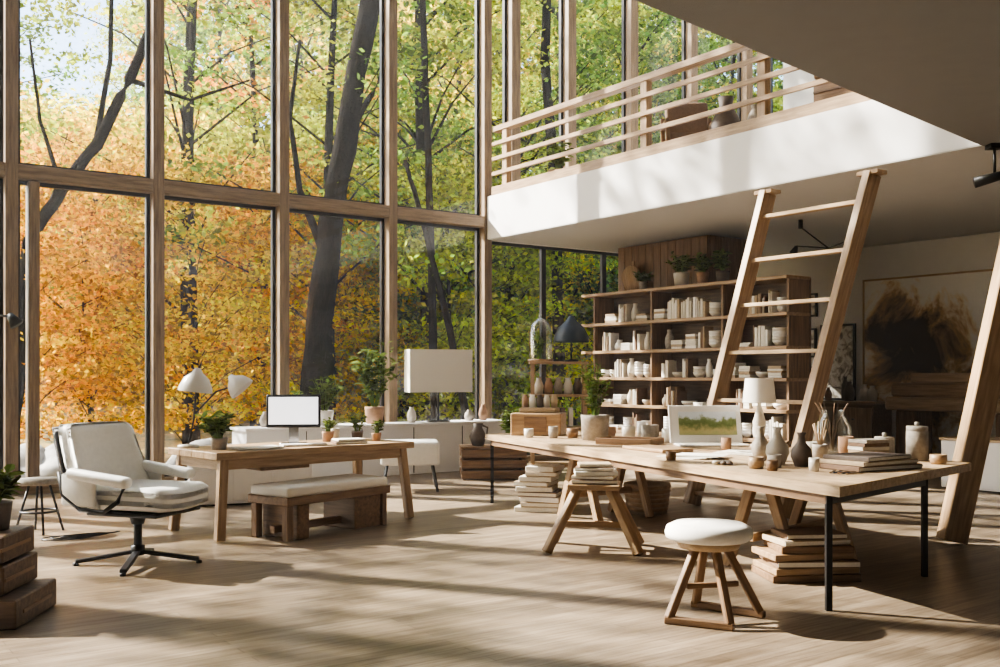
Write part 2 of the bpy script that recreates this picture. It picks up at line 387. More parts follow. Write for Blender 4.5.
# ------------------------------------------------------------------ art wall
def frame(name, y0, y1, z0, z1, mat, fr=.03, frm='dwood', lean=0):
    b = B(name); yc, zc = (y0+y1)/2, (z0+z1)/2; x = 0
    b.box((0,0,0),(.03,y1-y0-fr,z1-z0-fr),M[mat])
    for sy in (-1,1): b.box((-.003,sy*((y1-y0)/2-fr/2),0),(.045,fr,z1-z0),M[frm])
    for sz in (-1,1): b.box((-.003,0,sz*((z1-z0)/2-fr/2)),(.045,y1-y0,fr),M[frm])
    b.done((AR-.0205,yc,zc))
frame('abstract_canvas_painting',6.4,9.8,.002,2.95,'art',.03,'lwood')
frame('framed_sketch',9.95,10.62,.98,2.25,'sketch',.035,'black')
for (y0,y1,z0,z1) in ((11.0,11.5,2.35,2.85),(10.7,10.95,2.4,2.8),(10.72,11.2,1.7,2.2),(11.28,11.7,1.6,2.15),(10.75,11.3,1.0,1.55)):
    frame('framed_print',y0,y1,z0,z1,'sketch',.03,'black')
frame('framed_print',11.9,12.6,2.3,3.0,'sketch',.03,'wood')
b = B('low_white_cabinet'); b.box((0,0,.31),(.6,3.0,.58),M['white'],bevel=.008); b.box((0,0,.615),(.64,3.04,.03),M['lwood'],bevel=.004); b.box((0,0,.012),(.5,2.9,.024),M['black'])
for i in (-1,0,1): b.box((-.302,i*.75,.31),(.01,.008,.5),M['black'])
b.done((11.95,5.35,0))
b = B('timber_slab_bench')
for i,(w,h,z) in enumerate(((2.1,.2,.98),(2.0,.2,1.18),(1.5,.15,1.355))): b.box((0,-.06*i,z),(.6,w,h),M['lwood' if i!=1 else 'wood'],(0,0,.02*i),bevel=.03)
for y in (-.75,.75): b.box((0,y,.44),(.5,.3,.88),M['mwood'],bevel=.02)
b.done((13.65,7.7,0))
b = B('sideboard'); b.box((0,0,.5),(.5,2.7,.9),M['mwood'],bevel=.01); b.box((0,0,.97),(.54,2.8,.04),M['wood'],bevel=.006)
for i in range(4): b.box((-.255,-1.01+i*.675,.5),(.02,.63,.78),M['wood'],bevel=.005); b.lathe([(0,0),(.02,0),(.02,.02),(0,.02)],(-.275,-1.01+i*.675,.7),M['black'],10)
for y in (-1.2,1.2): b.box((0,y,.03),(.4,.06,.06),M['dwood'])
b.done((13.85,10.45,0))
cv = B('pottery_collection'); rnd = random.Random(9)
for i in range(13):
    r = rnd.uniform(.05,.12); h = rnd.uniform(.15,.4); y = 9.2+i*.2
    cv.lathe([(0,0),(r*.8,0),(r,h*.4),(r*.85,h*.65),(r*.4,h*.88),(r*.5,h),(r*.4,h),(r*.3,h*.85),(0,h*.4)],(13.8+rnd.uniform(-.1,.1),y,.99),M[rnd.choice(['ceramic','stone','ceramicw','clay','terra'])],18)
cv.done()

b = B('wall_spotlight'); b.box((0,0,-.02),(.12,.12,.04),M['black']); b.tube([(0,0,-.03),(0,0,-.3)],.012,M['black']); b.tube([(-.16,.05,-.34),(.15,-.05,-.26)],[.05,.035],M['black'],14)
b.done(W(4.5,9.1,ZS-.012), RA)
b = B('articulated_ceiling_lamp'); b.tube([(0,0,0),(0,0,-.12)],.03,M['black']); b.tube([(0,0,-.1),(.2,-.3,-.4),(-.1,-.9,-.35)],.01,M['black'],6)
b.tube([(-.1,-.9,-.35),(-.12,-.95,-.5)],[.02,.08],M['black'],14); b.tube([(.2,-.3,-.4),(.3,.3,-.3)],.01,M['black'],6); b.tube([(.3,.3,-.3),(.3,.35,-.4)],[.02,.06],M['black'],14)
b.done((11.2,8.6,ZS-.012))

# ------------------------------------------------------------------ ladder, leaning beam
b = B('wooden_ladder')
def lad(t, y): return Vector((7.93+(8.80-7.93)*t, y, 3.5*t))
yl0, yl1, yr0, yr1 = 7.50, 7.17, 6.30, 5.88
for (y0, y1) in ((yl0,yl1),(yr0,yr1)): b.bar(lad(0,y0)+Vector((0,0,.015)), lad(.97,y1), .085, .20, M['wood'], .006, up=(1,0,0))
for z in (.14,.63,1.13,1.64,2.15,2.64,3.12):
    t = z/3.5; b.bar(lad(t,yl0+(yl1-yl0)*t), lad(t,yr0+(yr1-yr0)*t), .10, .04, M['lwood'], .004, up=(0,0,1))
for y in (yl1, yr1): b.box(lad(.97,y)+Vector((-.01,0,0)),(.16,.24,.04),M['wood'],bevel=.004)
b.done()
b = B('leaning_timber_beam'); b.bar((0,0,.03),(.80,.15,3.42),.2,.16,M['wood'],.008,up=(0,1,0)); b.at(3.72,8.24)

# ------------------------------------------------------------------ big work table
FL, FR, BR, BL = (-.165,11.02), (1.97,5.8), (3.5,7.42), (1.1,11.7)
OX, OY = 1.6, 8.9
def loc(p): return (p[0]-OX, p[1]-OY)
b = B('long_work_table')
nb = 5
def lerp(a, c, t): return (a[0]+(c[0]-a[0])*t, a[1]+(c[1]-a[1])*t)
for i in range(nb):
    t0, t1 = i/nb, (i+1)/nb-.003
    P = [loc(lerp(FL,BL,t0)), loc(lerp(FR,BR,t0)), loc(lerp(FR,BR,t1)), loc(lerp(FL,BL,t1))]
    ax = Vector((P[1][0]-P[0][0],P[1][1]-P[0][1],0)).normalized(); ay = Vector((-ax.y,ax.x,0)); o = i*3.3
    vs = [Vector((x,y,z)) for z in (.69,.75) for x,y in P]
    b.add(vs, [[3,2,1,0],[4,5,6,7],[0,1,5,4],[1,2,6,5],[2,3,7,6],[3,0,4,7]], M['lwood'], False, [(v.dot(ax)+o, v.dot(ay)+o, v.z) for v in vs])
def inset(p, k): c = (1.59,8.98); return (p[0]+(c[0]-p[0])*k, p[1]+(c[1]-p[1])*k)
q = [loc(inset(p,.045)) for p in (FL,FR,BR,BL)]
q[2] = loc((2.95,6.95))
for i in range(4):
    a, c = q[i], q[(i+1)%4]; b.bar((a[0],a[1],.66),(c[0],c[1],.66),.03,.055,M['black'] if i==1 else M['mwood'])
for p in q: b.box((p[0],p[1],.347),(.035,.035,.694),M['black'])
for t in (.30,.80):
    a, c = loc(lerp(FL,FR,t)), loc(lerp(BL,BR,t))
    for (u) in (.22,.62):
        m1 = lerp(a,c,u); d = Vector((c[0]-a[0],c[1]-a[1],0)).normalized(); e = Vector((-d.y,d.x,0)); m3 = Vector((m1[0],m1[1],0))
        for sg in (-1,1): b.bar(m3+e*.28*sg, m3+e*.05*sg+Vector((0,0,.68)), .07,.07,M['wood'],.005)
    p0, p1 = lerp(a,c,.16), lerp(a,c,.68); b.bar((p0[0],p0[1],.65),(p1[0],p1[1],.65),.1,.07,M['wood'],.005)
    b.bar((p0[0],p0[1],.25),(p1[0],p1[1],.25),.03,.06,M['wood'],.004)
b.at(OX, OY)
TZ = .751
b = B('potted_plant'); b.pot((0,0,0),.145,.25,M['stone'],.9); b.plant((0,0,.2),.62,.24,20,.10,8); b.at(.95,10.0,TZ)
b = B('wooden_jar_organizer'); b.box((0,0,.12),(.55,.34,.24),M['wood'],bevel=.01); b.box((0,-.175,.12),(.24,.01,.16),M['mwood']); b.box((.0,.05,.27),(.4,.24,.05),M['lwood'],bevel=.008)
for i in range(5): b.lathe([(0,0),(.035,0),(.04,.1),(.025,.12),(.03,.14),(0,.14)],(-.16+i*.08,.05,.295),M[['terra','ceramicw','clay','ceramic','tan'][i]],14)
b.at(.42,10.85,TZ,-.25)
b = B('drawing_display')
b.box((0,-.02,.012),(.62,.30,.02),M['ceramicw'],bevel=.004); b.box((0,.17,.19),(.68,.015,.36),M['ceramicw'],(-.28,0,0),bevel=.004)
b.box((.02,.158,.20),(.54,.012,.22),M['land'],(-.28,0,0)); b.box((0,-.02,.024),(.5,.16,.004),M['stone'])
b.at(1.92,9.15,TZ,.05)
b = B('table_lamp'); b.lathe([(0,0),(.08,0),(.08,.015),(.02,.03),(.05,.12),(.06,.22),(.02,.36),(.012,.42),(0,.42)],(0,0,0),M['ceramic'],20); b.lathe([(.15,.4),(.125,.62)],(0,0,0),M['fabric'],28); b.lathe([(.148,.4),(.123,.62)],(0,0,0),M['fabric'],28); b.at(2.36,9.1,TZ)
b = B('wooden_serving_tray'); b.box((0,0,.012),(.55,.36,.024),M['mwood'],bevel=.006)
for s_ in (-1,1): b.box((0,s_*.17,.035),(.55,.02,.05),M['mwood'],bevel=.004); b.box((s_*.265,0,.035),(.02,.34,.05),M['mwood'],bevel=.004)
b.at(1.22,9.4,TZ,-.5)
b = B('wooden_board'); b.box((0,0,.015),(.6,.32,.03),M['wood'],bevel=.006); b.at(1.35,8.6,TZ,-1.1)
b = B('sketch_pad'); b.box((0,0,.008),(.5,.36,.014),M['paper']); b.box((0,0,.017),(.42,.3,.003),M['sketch']); b.at(2.05,8.2,TZ,-.6)
b = B('paper_sheet_pile')
for i in range(6): b.box((i*.02-.05,i*.015,.003+.004*i),(.38,.28,.003),M['paper'],(0,0,i*.1))
b.at(1.5,7.85,TZ,-.9)
for k,(x,y,r,h,mt) in enumerate(((1.5,10.0,.09,.15,'stone'),(1.33,10.35,.07,.12,'ceramic'),(1.62,9.65,.06,.13,'ceramicw'),(1.15,10.6,.08,.1,'terra'),(1.78,6.95,.055,.08,'lwood'),(1.93,7.02,.05,.09,'stone'),(1.85,6.8,.04,.07,'mwood'),(.75,10.35,.06,.1,'mwood'),(3.2,7.3,.06,.07,'wood'),(2.45,7.9,.06,.12,'ceramic'),(1.5,10.6,.05,.16,'ceramicw'),(.55,10.3,.05,.12,'stone'),(2.75,7.95,.06,.16,'terra'),(2.12,6.75,.035,.09,'ceramic'),(1.95,8.62,.045,.11,'terra'),(1.3,7.6,.04,.07,'mwood'),(.3,10.4,.05,.09,'ceramic'))):
    b = B('ceramic_cup' if mt not in ('lwood','mwood','wood') else 'wooden_cup'); b.lathe([(0,0),(r*.85,0),(r,h*.4),(r,h),(r*.9,h),(r*.85,h*.3),(0,.01)],(0,0,0),M[mt],20); b.at(x,y,TZ)
def vase(name,x,y,r,h,mt,z=TZ):
    b = B(name); b.lathe([(0,0),(r*.6,0),(r,h*.3),(r*.92,h*.5),(r*.4,h*.72),(r*.3,h*.9),(r*.45,h),(r*.35,h),(r*.22,h*.88),(r*.3,h*.7),(0,h*.3)],(0,0,0),M[mt],24); return b, (x,y,z)
for (x,y,r,h,mt) in ((2.02,7.28,.085,.27,'ceramic'),(2.14,7.1,.075,.24,'clay'),(1.98,7.6,.07,.26,'stone')):
    b, p = vase('bottle_vase',x,y,r,h,mt); b.at(*p)
b = B('brush_pot'); b.pot((0,0,0),.06,.13,M['stone'])
for i in range(9):
    a = i*.7; b.tube([(0,0,.08),(.05*math.cos(a),.05*math.sin(a),.24+.01*i)],[.004,.006],M['wood'],6)
b.at(2.4,7.5,TZ)
b = B('large_book_stack')
for i,(w,d,t,mt) in enumerate(((.62,.42,.035,'brown'),(.58,.4,.03,'tan'),(.5,.36,.03,'clay'))):
    z0 = .001+sum((.035,.03,.03)[:i]); b.box((0,0,z0+t/2),(w,d,t*.95),M[mt],(0,0,.07*i),bevel=.003); b.box((.004,-.004,z0+t/2),(w*.995,d*.995,t*.6),M['paper'],(0,0,.07*i))
b.at(2.56,6.98,TZ,.5)
b = B('small_book_stack'); z0 = 0
for i in range(6):
    t = .027; b.box((0,0,z0+t/2),(.24,.18,t*.94),M[['brown','paper','tan','ceramic','brown','stone'][i]],(0,0,.1*(i%3)),bevel=.002); z0 += t
b.at(2.8,7.6,TZ,.3)
for (x,y,r,h,mt) in ((2.98,7.75,.075,.17,'stone'),(3.17,7.6,.08,.26,'stone')):
    b = B('lidded_canister'); b.lathe([(0,0),(r,0),(r,h*.85),(r*.95,h*.86),(r*.98,h*.88),(r*.98,h),(0,h)],(0,0,0),M[mt],24); b.lathe([(0,h),(.015,h),(.02,h+.03),(0,h+.035)],(0,0,0),M[mt],12); b.at(x,y,TZ)
b = B('glass_vase'); b.lathe([(0,0),(.1,0),(.16,.1),(.15,.22),(.09,.32),(.1,.36)],(0,0,0),M['jar'],28)
for i in range(7):
    a=i*.9; b.tube([(0,0,.02),(.04*math.cos(a),.04*math.sin(a),.25),(.14*math.cos(a),.14*math.sin(a),.42)],.004,M['brown'],5)
b.at(2.76,8.3,TZ)
b = B('drawing_pencils')
for i in range(5): b.tube([(0,i*.03,.006),(.17,i*.05-.02,.006)],.005,M[['wood','black','terra','navy','tan'][i]],6)
b.at(2.25,6.5,TZ,.7)
b = B('wooden_ruler'); b.box((0,0,.004),(.5,.04,.006),M['wood']); b.at(1.75,8.6,TZ,-.9)
b = B('pebble_pile')
for i in range(7): b.lathe([(0,0),(.025,.005),(.03,.015),(.02,.028),(0,.03)],(.06*math.cos(i*2.3)*(.5+i*.1),.06*math.sin(i*2.3)*(.5+i*.1),0),M[['stone','ceramic','clay'][i%3]],10)
b.at(1.62,7.25,TZ)
b = B('wooden_display_rack')
for x in (-.32,.32):
    for y in (-.18,.18): b.bar((x,y,0),(x,y,1.55),.04,.04,M['wood'])
for z in (.3,.75,1.15,1.55): b.box((0,0,z),(.72,.44,.03),M['wood'],bevel=.004)
for i in range(5): b.lathe([(0,0),(.05,0),(.06,.1),(.03,.18),(.04,.2),(0,.2)],(-.24+i*.12,0,1.166),M[['ceramic','terra','stone','ceramicw','clay'][i]],14)
for i in range(4): b.box((-.15+i*.1,0,.765+.12),(.05,.25,.22),M[['paper','tan','brown','paper'][i]])
b.at(.72,12.35)
b = B('glass_bell_jar'); b.lathe([(0,0),(.16,0),(.16,.03),(0,.03)],(0,0,0),M['wood'],24); b.lathe([(.14,.03),(.145,.33),(.12,.46),(.06,.52),(0,.54)],(0,0,0),M['jar'],28); b.lathe([(0,.54),(.02,.55),(.02,.58),(0,.59)],(0,0,0),M['jar'],10)
b.plant((0,0,.03),.3,.07,6,.06,6); b.at(.5,12.35,1.566)
b = B('desk_lamp'); b.lathe([(0,0),(.09,0),(.09,.02),(.01,.03),(.01,.36),(0,.36)],(0,0,0),M['black'],18)
b.lathe([(.22,.24),(.215,.31),(.16,.42),(.07,.5),(.03,.56),(0,.57)],(0,0,0),M['navy'],26); b.at(.88,12.35,1.566)

# ------------------------------------------------------------------ stools
b = B('round_stool')
b.lathe([(0,.455),(.22,.455),(.245,.47),(.25,.495),(.24,.53),(.2,.55),(0,.555)],(0,0,0),M['fabric'],36)
b.lathe([(0,.41),(.17,.41),(.19,.45),(0,.455)],(0,0,0),M['lwood'],28)
ft = [(-.25,-.12),(.06,-.27),(.30,.02),(-.02,.27)]
for (x,y) in ft: b.bar((x*.3,y*.3,.43),(x,y,.03),.045,.045,M['mwood'],.006)
b.bar((-.27,-.11,.022),(.08,-.28,.022),.045,.04,M['mwood'],.005); b.bar((-.04,.29,.022),(.32,.0,.022),.045,.04,M['mwood'],.005)
b.bar((-.14,-.07,.2),(.17,.01,.2),.03,.03,M['mwood'],.004)
b.at(1.2,5.75)
b = B('sawhorse_stool')
b.box((0,0,.51),(.42,.34,.045),M['wood'],bevel=.008)
for sx in (-1,1):
    for sy in (-1,1): b.bar((sx*.13,sy*.1,.49),(sx*.36,sy*.26,0.01),.075,.06,M['wood'],.006)
    b.bar((sx*.26,-.19,.2),(sx*.26,.19,.2),.04,.05,M['wood'],.004); b.bar((sx*.17,-.14,.4),(sx*.17,.14,.4),.04,.06,M['wood'],.004)
b.bar((-.26,0,.2),(.26,0,.2),.04,.05,M['wood'],.004); b.at(.76,8.05,0,-.15)
def stack(name, x, y, z, ang, layers):
    b = B(name); z0 = 0
    for (w,d,t,mt,r,ox) in layers:
        b.box((ox,0,z0+t/2),(w,d,t*.95),M[mt],(0,0,r),bevel=.004)
        if mt in ('tan','brown','stone'): b.box((ox+.003,-.004,z0+t/2),(w,d,t*.6),M['paper'],(0,0,r))
        z0 += t
    b.at(x,y,z,ang)
stack('book_stack',.76,8.05,.535,-.15,[(.36,.27,.035,'brown',.05,0),(.33,.25,.03,'tan',-.1,0),(.34,.26,.035,'paper',.12,.01),(.3,.23,.03,'brown',-.02,0),(.26,.2,.03,'tan',.15,0)])
stack('book_stack',.42,10.35,0,-.3,[(.46-.02*i,.36,.052,['paper','tan','ceramicw','brown','paper','tan','paper','tan','paper'][i],.1*math.sin(i*2.1),.05*math.sin(i)) for i in range(9)])
stack('timber_offcut_stack',2.12,6.95,0,.1,[(.62,.42,.05,'mwood',.0,0),(.6,.4,.045,'wood',.05,.0),(.56,.42,.05,'brown',-.06,.02),(.58,.38,.045,'wood',.08,-.02),(.5,.38,.05,'mwood',-.04,.02),(.48,.34,.04,'tan',.1,0),(.42,.3,.04,'brown',0,.02)])
b = B('storage_basket'); b.lathe([(0,0),(.2,0),(.24,.3),(.22,.3),(.19,.02),(0,.02)],(0,0,0),M['tan'],24)
for i in range(6): b.lathe([(.205+.006*i,.03+.045*i),(.215+.006*i,.045+.045*i),(.21+.006*i,.06+.045*i)],(0,0,0),M['wood'],24)
b.at(1.5,10.2)

# ------------------------------------------------------------------ left desk
d = Vector((.72,.69,0)).normalized(); da = math.atan2(d.y, d.x); L, Wd = 2.1, .9
fl = Vector((-2.35,8.3,0)); p = Vector((-d.y,d.x,0)); c = fl+d*L/2+p*Wd/2
b = B('writing_desk')
for i in range(4): b.box((0,-Wd/2+Wd/8+i*Wd/4,.72),(L,Wd/4-.003,.06),M['wood'],bevel=.004)
b.box((0,-Wd/2+.07,.65),(L-.12,.03,.1),M['wood']); b.box((0,Wd/2-.07,.65),(L-.12,.03,.1),M['wood'])
for sx in (-1,1):
    b.box((sx*(L/2-.08),0,.65),(.03,Wd-.14,.1),M['wood'])
    for sy in (-1,1): b.bar((sx*(L/2-.1),sy*(Wd/2-.08),.7),(sx*(L/2-.04),sy*(Wd/2-.03),0.01),.08,.07,M['wood'],.008)
b.box((-.3,0,.62),(.5,.6,.12),M['mwood'],bevel=.005)
b.at(c.x,c.y,0,da)
def dk(s,t): v = fl+d*s+p*t; return v.x, v.y
x,y = dk(1.05,.5)
b = B('computer_monitor'); b.box((0,0,.31),(.50,.03,.31),M['black'],bevel=.008); b.box((0,-.017,.315),(.455,.004,.255),M['screen'])
b.box((0,.03,.12),(.09,.015,.24),M['chrome']); b.box((0,.03,.008),(.24,.18,.012),M['chrome'],bevel=.004); b.at(x,y,TZ,.12)
x,y = dk(1.0,.25); b = B('computer_keyboard'); b.box((0,0,.008),(.42,.13,.014),M['ceramicw'],bevel=.004)
for r in range(4):
    for k in range(13): b.box((-.19+k*.0315,-.045+r*.03,.018),(.026,.024,.006),M['white'])
b.at(x,y,TZ,.5)
b = B('twin_desk_lamp'); b.lathe([(0,0),(.09,0),(.09,.02),(.015,.03),(0,.03)],(0,0,0),M['ceramicw'],22)
b.tube([(0,0,.02),(.05,0,.25),(.07,0,.5),(.07,0,.55)],.009,M['black'],8); b.tube([(.06,0,.3),(.25,0,.5),(.38,0,.54),(.42,0,.52)],.008,M['black'],8)
sh = [(.15,-.07),(.145,-.03),(.11,.05),(.05,.1),(.025,.14),(0,.145)]
for e_ in (0,.004):
    b.lathe([(max(0,r-e_),z) for r,z in sh],(.07,0,.57),M['ceramicw'],26,Matrix.Rotation(.12,4,'Y')); b.lathe([(max(0,r*.8-e_),z*.8) for r,z in sh],(.45,0,.56),M['ceramicw'],26,Matrix.Rotation(-.75,4,'Y'))
b.at(-2.8,8.98,TZ)
b = B('potted_plant'); b.pot((0,0,0),.075,.1,M['stone']); b.plant((0,0,.08),.25,.2,26,.09,9,.4); b.at(-2.45,8.72,TZ)
for (s_,t,r,h,mt) in ((1.5,.6,.06,.1,'terra'),(1.65,.7,.05,.12,'ceramic'),(1.85,.6,.06,.09,'clay'),(1.9,.35,.05,.08,'terra')):
    x,y = dk(s_,t); b = B('plant_pot'); b.pot((0,0,0),r,h,M[mt]); 
    if mt!='ceramic': b.plant((0,0,h*.8),.16,.1,10,.06,7)
    b.at(x,y,TZ)
x,y = dk(.5,.22); b = B('open_notebook'); b.box((-.1,0,.009),(.2,.28,.012),M['paper'],(0,.03,0)); b.box((.1,0,.009),(.2,.28,.012),M['paper'],(0,-.03,0)); b.at(x,y,TZ+.001,.6)
x,y = dk(1.5,.25); stack('book_stack',x,y,TZ,.4,[(.3,.22,.025,'brown',0,0),(.27,.2,.02,'paper',.1,0)])
bd = Vector((.6,.8,0)); bp = Vector((-.8,.6,0)); bc = Vector((-1.78,8.35,0))+bd*.625+bp*.25
b = B('cushioned_bench'); b.box((0,0,.335),(1.25,.52,.07),M['mwood'],bevel=.006); b.box((0,0,.41),(1.22,.5,.09),M['fabric'],bevel=.03,seg=3)
b.box((-.42,0,.15),(.14,.46,.3),M['mwood'],bevel=.01); b.box((.38,0,.15),(.34,.42,.3),M['mwood'],bevel=.01)
for sy in (-1,1): b.bar((-.57,sy*.2,0),(-.57,sy*.2,.3),.07,.07,M['mwood'],.006); b.bar((.58,sy*.2,0),(.58,sy*.2,.3),.06,.06,M['mwood'],.006)
b.bar((-.57,0,.08),(.58,0,.08),.06,.06,M['mwood'])
b.at(bc.x,bc.y,0,math.atan2(.8,.6))
b = B('upholstered_ottoman'); b.box((0,0,.46),(.7,.6,.28),M['leather'],bevel=.035,seg=3)
for sx in (-1,1):
    for sy in (-1,1): b.bar((sx*.27,sy*.22,.33),(sx*.33,sy*.27,0),.025,.025,M['black'])
b.at(-1.1,12.2,0,.1)
b = B('white_drawer_cabinet'); b.box((0,0,.27),(1.3,.45,.5),M['white'],bevel=.008); b.box((0,0,.01),(1.2,.38,.02),M['black'])
for i in (-1,0,1):
    b.box((i*.42,-.228,.27),(.40,.012,.44),M['white'],bevel=.004); b.box((i*.42,-.24,.42),(.12,.014,.012),M['chrome'])
b.at(-2.75,11.0,0,.35)

# lounge chair (local +x is forward)
b = B('swivel_lounge_chair')
def backdef(v):
    x,y,z = v; zz = z+.32
    return (x - .24*(zz/.64) - .03*math.sin(zz/.64*math.pi) + .9*y*y*(1-.3*zz/.64), y*(1-.10*abs(z)/.32), z)
b.box((-.23,0,.74),(.16,.74,.6),M['leather'],bevel=.065,seg=4,cuts=5,deform=backdef)
for i in (-1,0,1):
    zz = .74+i*.16; b.tube([(-.225-.24*((zz-.42)/.64)+.9*y*y+.058-.03*math.sin((zz-.42)/.64*math.pi),y,zz) for y in (-.26,-.13,0,.13,.26)],.005,M['stone'],6)
b.box((-.325,0,.72),(.02,.74,.6),M['chrome'],bevel=.004,cuts=5,deform=backdef,smooth=True)
b.box((.08,0,.50),(.70,.62,.17),M['leather'],bevel=.07,seg=4,cuts=4,deform=lambda v:(v.x,v.y,v.z+.25*v.y*v.y-(.35*max(0,v.x-.2)**2)))
b.box((.06,0,.40),(.6,.54,.03),M['black'],bevel=.01)
for sy in (-1,1):
    b.tube([(-.42,sy*.33,.70),(-.36,sy*.36,.54),(-.2,sy*.37,.44),(0,sy*.37,.43),(.12,sy*.37,.51),(.17,sy*.365,.62)],.017,M['black'],8)
    b.box((-.04,sy*.37,.67),(.52,.11,.08),M['leather'],(0,.12,0),bevel=.036,seg=3)
    b.box((-.22,sy*.36,.58),(.3,.04,.24),M['leather'],(0,0,sy*.06),bevel=.018,seg=2)
b.tube([(0,0,.10),(0,0,.39)],[.03,.03],M['black'],14); b.tube([(0,0,.3),(0,0,.39)],[.045,.07],M['black'],14)
b.lathe([(0,.07),(.05,.07),(.05,.14),(0,.15)],(0,0,0),M['black'],16)
for i in range(4):
    a = math.radians(25+90*i); e = Vector((math.cos(a)*.44,math.sin(a)*.44,.03))
    b.bar((0,0,.10),e,.05,.03,M['black'],.006); b.lathe([(0,0),(.022,0),(.022,.02),(0,.025)],(e.x,e.y,0),M['black'],12)
b.at(-2.68,7.4,0,math.radians(-18))

b = B('stepped_wooden_crate')
b.box((0,0,.085),(.62,.62,.16),M['dwood'],bevel=.008); b.box((-.05,.03,.255),(.52,.5,.16),M['dwood'],bevel=.008); b.box((-.06,.05,.42),(.5,.46,.15),M['dwood'],bevel=.008)
for z,x in ((.085,.311),(.255,.211),(.42,.191)): b.box((x,0,z),(.012,.42,.02),M['mwood'])
b.at(-2.98,5.75,0,.08)
b = B('potted_plant'); b.pot((0,0,0),.1,.16,M['clay']); b.plant((0,0,.13),.22,.15,22,.11,8); b.at(-2.96,5.85,.497)
b = B('round_side_stool'); b.lathe([(0,.43),(.17,.43),(.18,.45),(.17,.48),(0,.485)],(0,0,0),M['stone'],24)
for i in range(4):
    a = .6+i*math.pi/2; b.tube([(.08*math.cos(a),.08*math.sin(a),.44),(.2*math.cos(a),.2*math.sin(a),0)],.011,M['black'],8)
b.lathe([(.155,.18),(.165,.19),(.155,.2),(.145,.19),(.155,.18)],(0,0,0),M['black'],24); b.at(-4.1,8.9)
b = B('power_cable'); pts = []
for i in range(40):
    a = i*.5; pts.append((.18*math.cos(a)+i*.006,.14*math.sin(a*1.07)+.004*i,.008+.0005*i))
b.tube(pts,.006,M['black'],6); b.at(-3.75,8.5)
b = B('standing_floor_lamp'); b.lathe([(0,0),(.14,0),(.14,.02),(0,.03)],(0,0,0),M['black'],20); b.tube([(0,0,.02),(0,0,1.9),(.1,0,2.02),(.25,0,2.0)],.012,M['black'],8); b.tube([(.22,0,2.03),(.3,0,1.92)],[.03,.07],M['black'],16); b.at(-5.3,10.35)

b = B('lamp_with_rectangular_shade'); b.box((0,0,.01),(.3,.2,.02),M['black']); b.tube([(0,0,.02),(0,0,.5)],.015,M['black'])
for sy in (-1,1): b.box((0,sy*.16,.74),(.94,.012,.62),M['fabric'])
for sx in (-1,1): b.box((sx*.464,0,.74),(.012,.31,.62),M['fabric'])
b.at(-.9,14.58,.72,.35)
b = B('potted_plant'); b.pot((0,0,0),.14,.24,M['terra']); b.plant((0,0,.2),.95,.40,32,.14,9); b.done((6.75,12.38,.72))
b = B('potted_plant'); b.pot((0,0,0),.12,.2,M['ceramicw']); b.plant((0,0,.16),.5,.3,24,.11,10); b.done((6.0,12.4,.72))
b = B('potted_plant'); b.pot((0,0,0),.09,.15,M['clay']); b.plant((0,0,.12),.35,.2,18,.09,9); b.done((5.5,12.4,.72))
for (a,r,h,mt) in ((7.35,.07,.22,'ceramic'),(8.35,.08,.16,'stone'),(8.6,.07,.24,'terra'),(5.15,.09,.2,'stone')):
    b = B('decorative_vase'); b.lathe([(0,0),(r*.7,0),(r,h*.4),(r*.8,h*.7),(r*.4,h*.9),(r*.5,h),(r*.4,h),(0,h*.5)],(0,0,0),M[mt],20); b.done((a,12.38,.72))
b = B('wooden_crate')
def crate(b, cx, cy, z, w, dp, h):
    for sy in (-1,1):
        for k in range(3): b.box((cx,cy+sy*dp/2,z+h*(k+.5)/3),(w,.02,h/3-.03),M['mwood'])
    for sx in (-1,1):
        for k in range(3): b.box((cx+sx*w/2,cy,z+h*(k+.5)/3),(.02,dp,h/3-.03),M['mwood'])
        for sy in (-1,1): b.box((cx+sx*(w/2-.025),cy+sy*(dp/2-.025),z+h/2),(.035,.035,h),M['dwood'])
    b.box((cx,cy,z+.02),(w,dp,.02),M['dwood'])
crate(b,0,0,0,.85,.5,.42); b.box((0,0,.43),(.88,.54,.025),M['mwood']); b.at(-.1,13.6,0,.1)
b = B('potted_plant'); b.pot((0,0,0),.12,.16,M['terra']); b.plant((0,0,.13),.35,.22,20,.1,9); b.at(.1,13.6,.445)
b = B('clay_jug'); b.lathe([(0,0),(.08,0),(.12,.12),(.06,.24),(.07,.3),(.05,.3),(0,.1)],(0,0,0),M['clay'],20); b.tube([(.06,0,.27),(.13,0,.24),(.12,0,.14)],.012,M['clay'],8); b.at(-.3,13.6,.445)

# ------------------------------------------------------------------ outdoors
forest = bpy.data.objects.new('autumn_forest', None); bpy.context.collection.objects.link(forest)
nx, ny = 60, 50; vs, fs = [], []
for j in range(ny):
    for i in range(nx):
        a = -30+i*1.7; y = 13.05+j*1.7
        z = -.25+max(0,y-20)**1.15*.05+ (.12*math.sin(a*.7)+.1*math.cos(y*.9+a*.3) if j > 1 else 0)
        vs.append((a,y,z))
for j in range(ny-1):
    for i in range(nx-1): k = j*nx+i; fs.append([k,k+1,k+nx+1,k+nx])
b = B('ground'); b.add(vs,fs,M['ground'],True); b.done(parent=forest)
for i in range(14):
    b = B('boulder'); bm = bmesh.new(); bmesh.ops.create_icosphere(bm,subdivisions=3,radius=1); r = random.uniform(.25,.6)
    o = random.uniform(0,9); V2 = []
    for v in bm.verts:
        k = 1+.18*math.sin(v.co.x*3+o)+.14*math.cos(v.co.y*4+o*2)+.1*math.sin(v.co.z*5+o); V2.append((v.co.x*r*1.4*k,v.co.y*r*k,v.co.z*r*.75*k))
    b.add(V2,[[v.index for v in f.verts] for f in bm.faces],M['rock'],True); bm.free()
    b.done((random.uniform(1,9),random.uniform(14.2,16),.0),random.uniform(0,6),parent=forest)

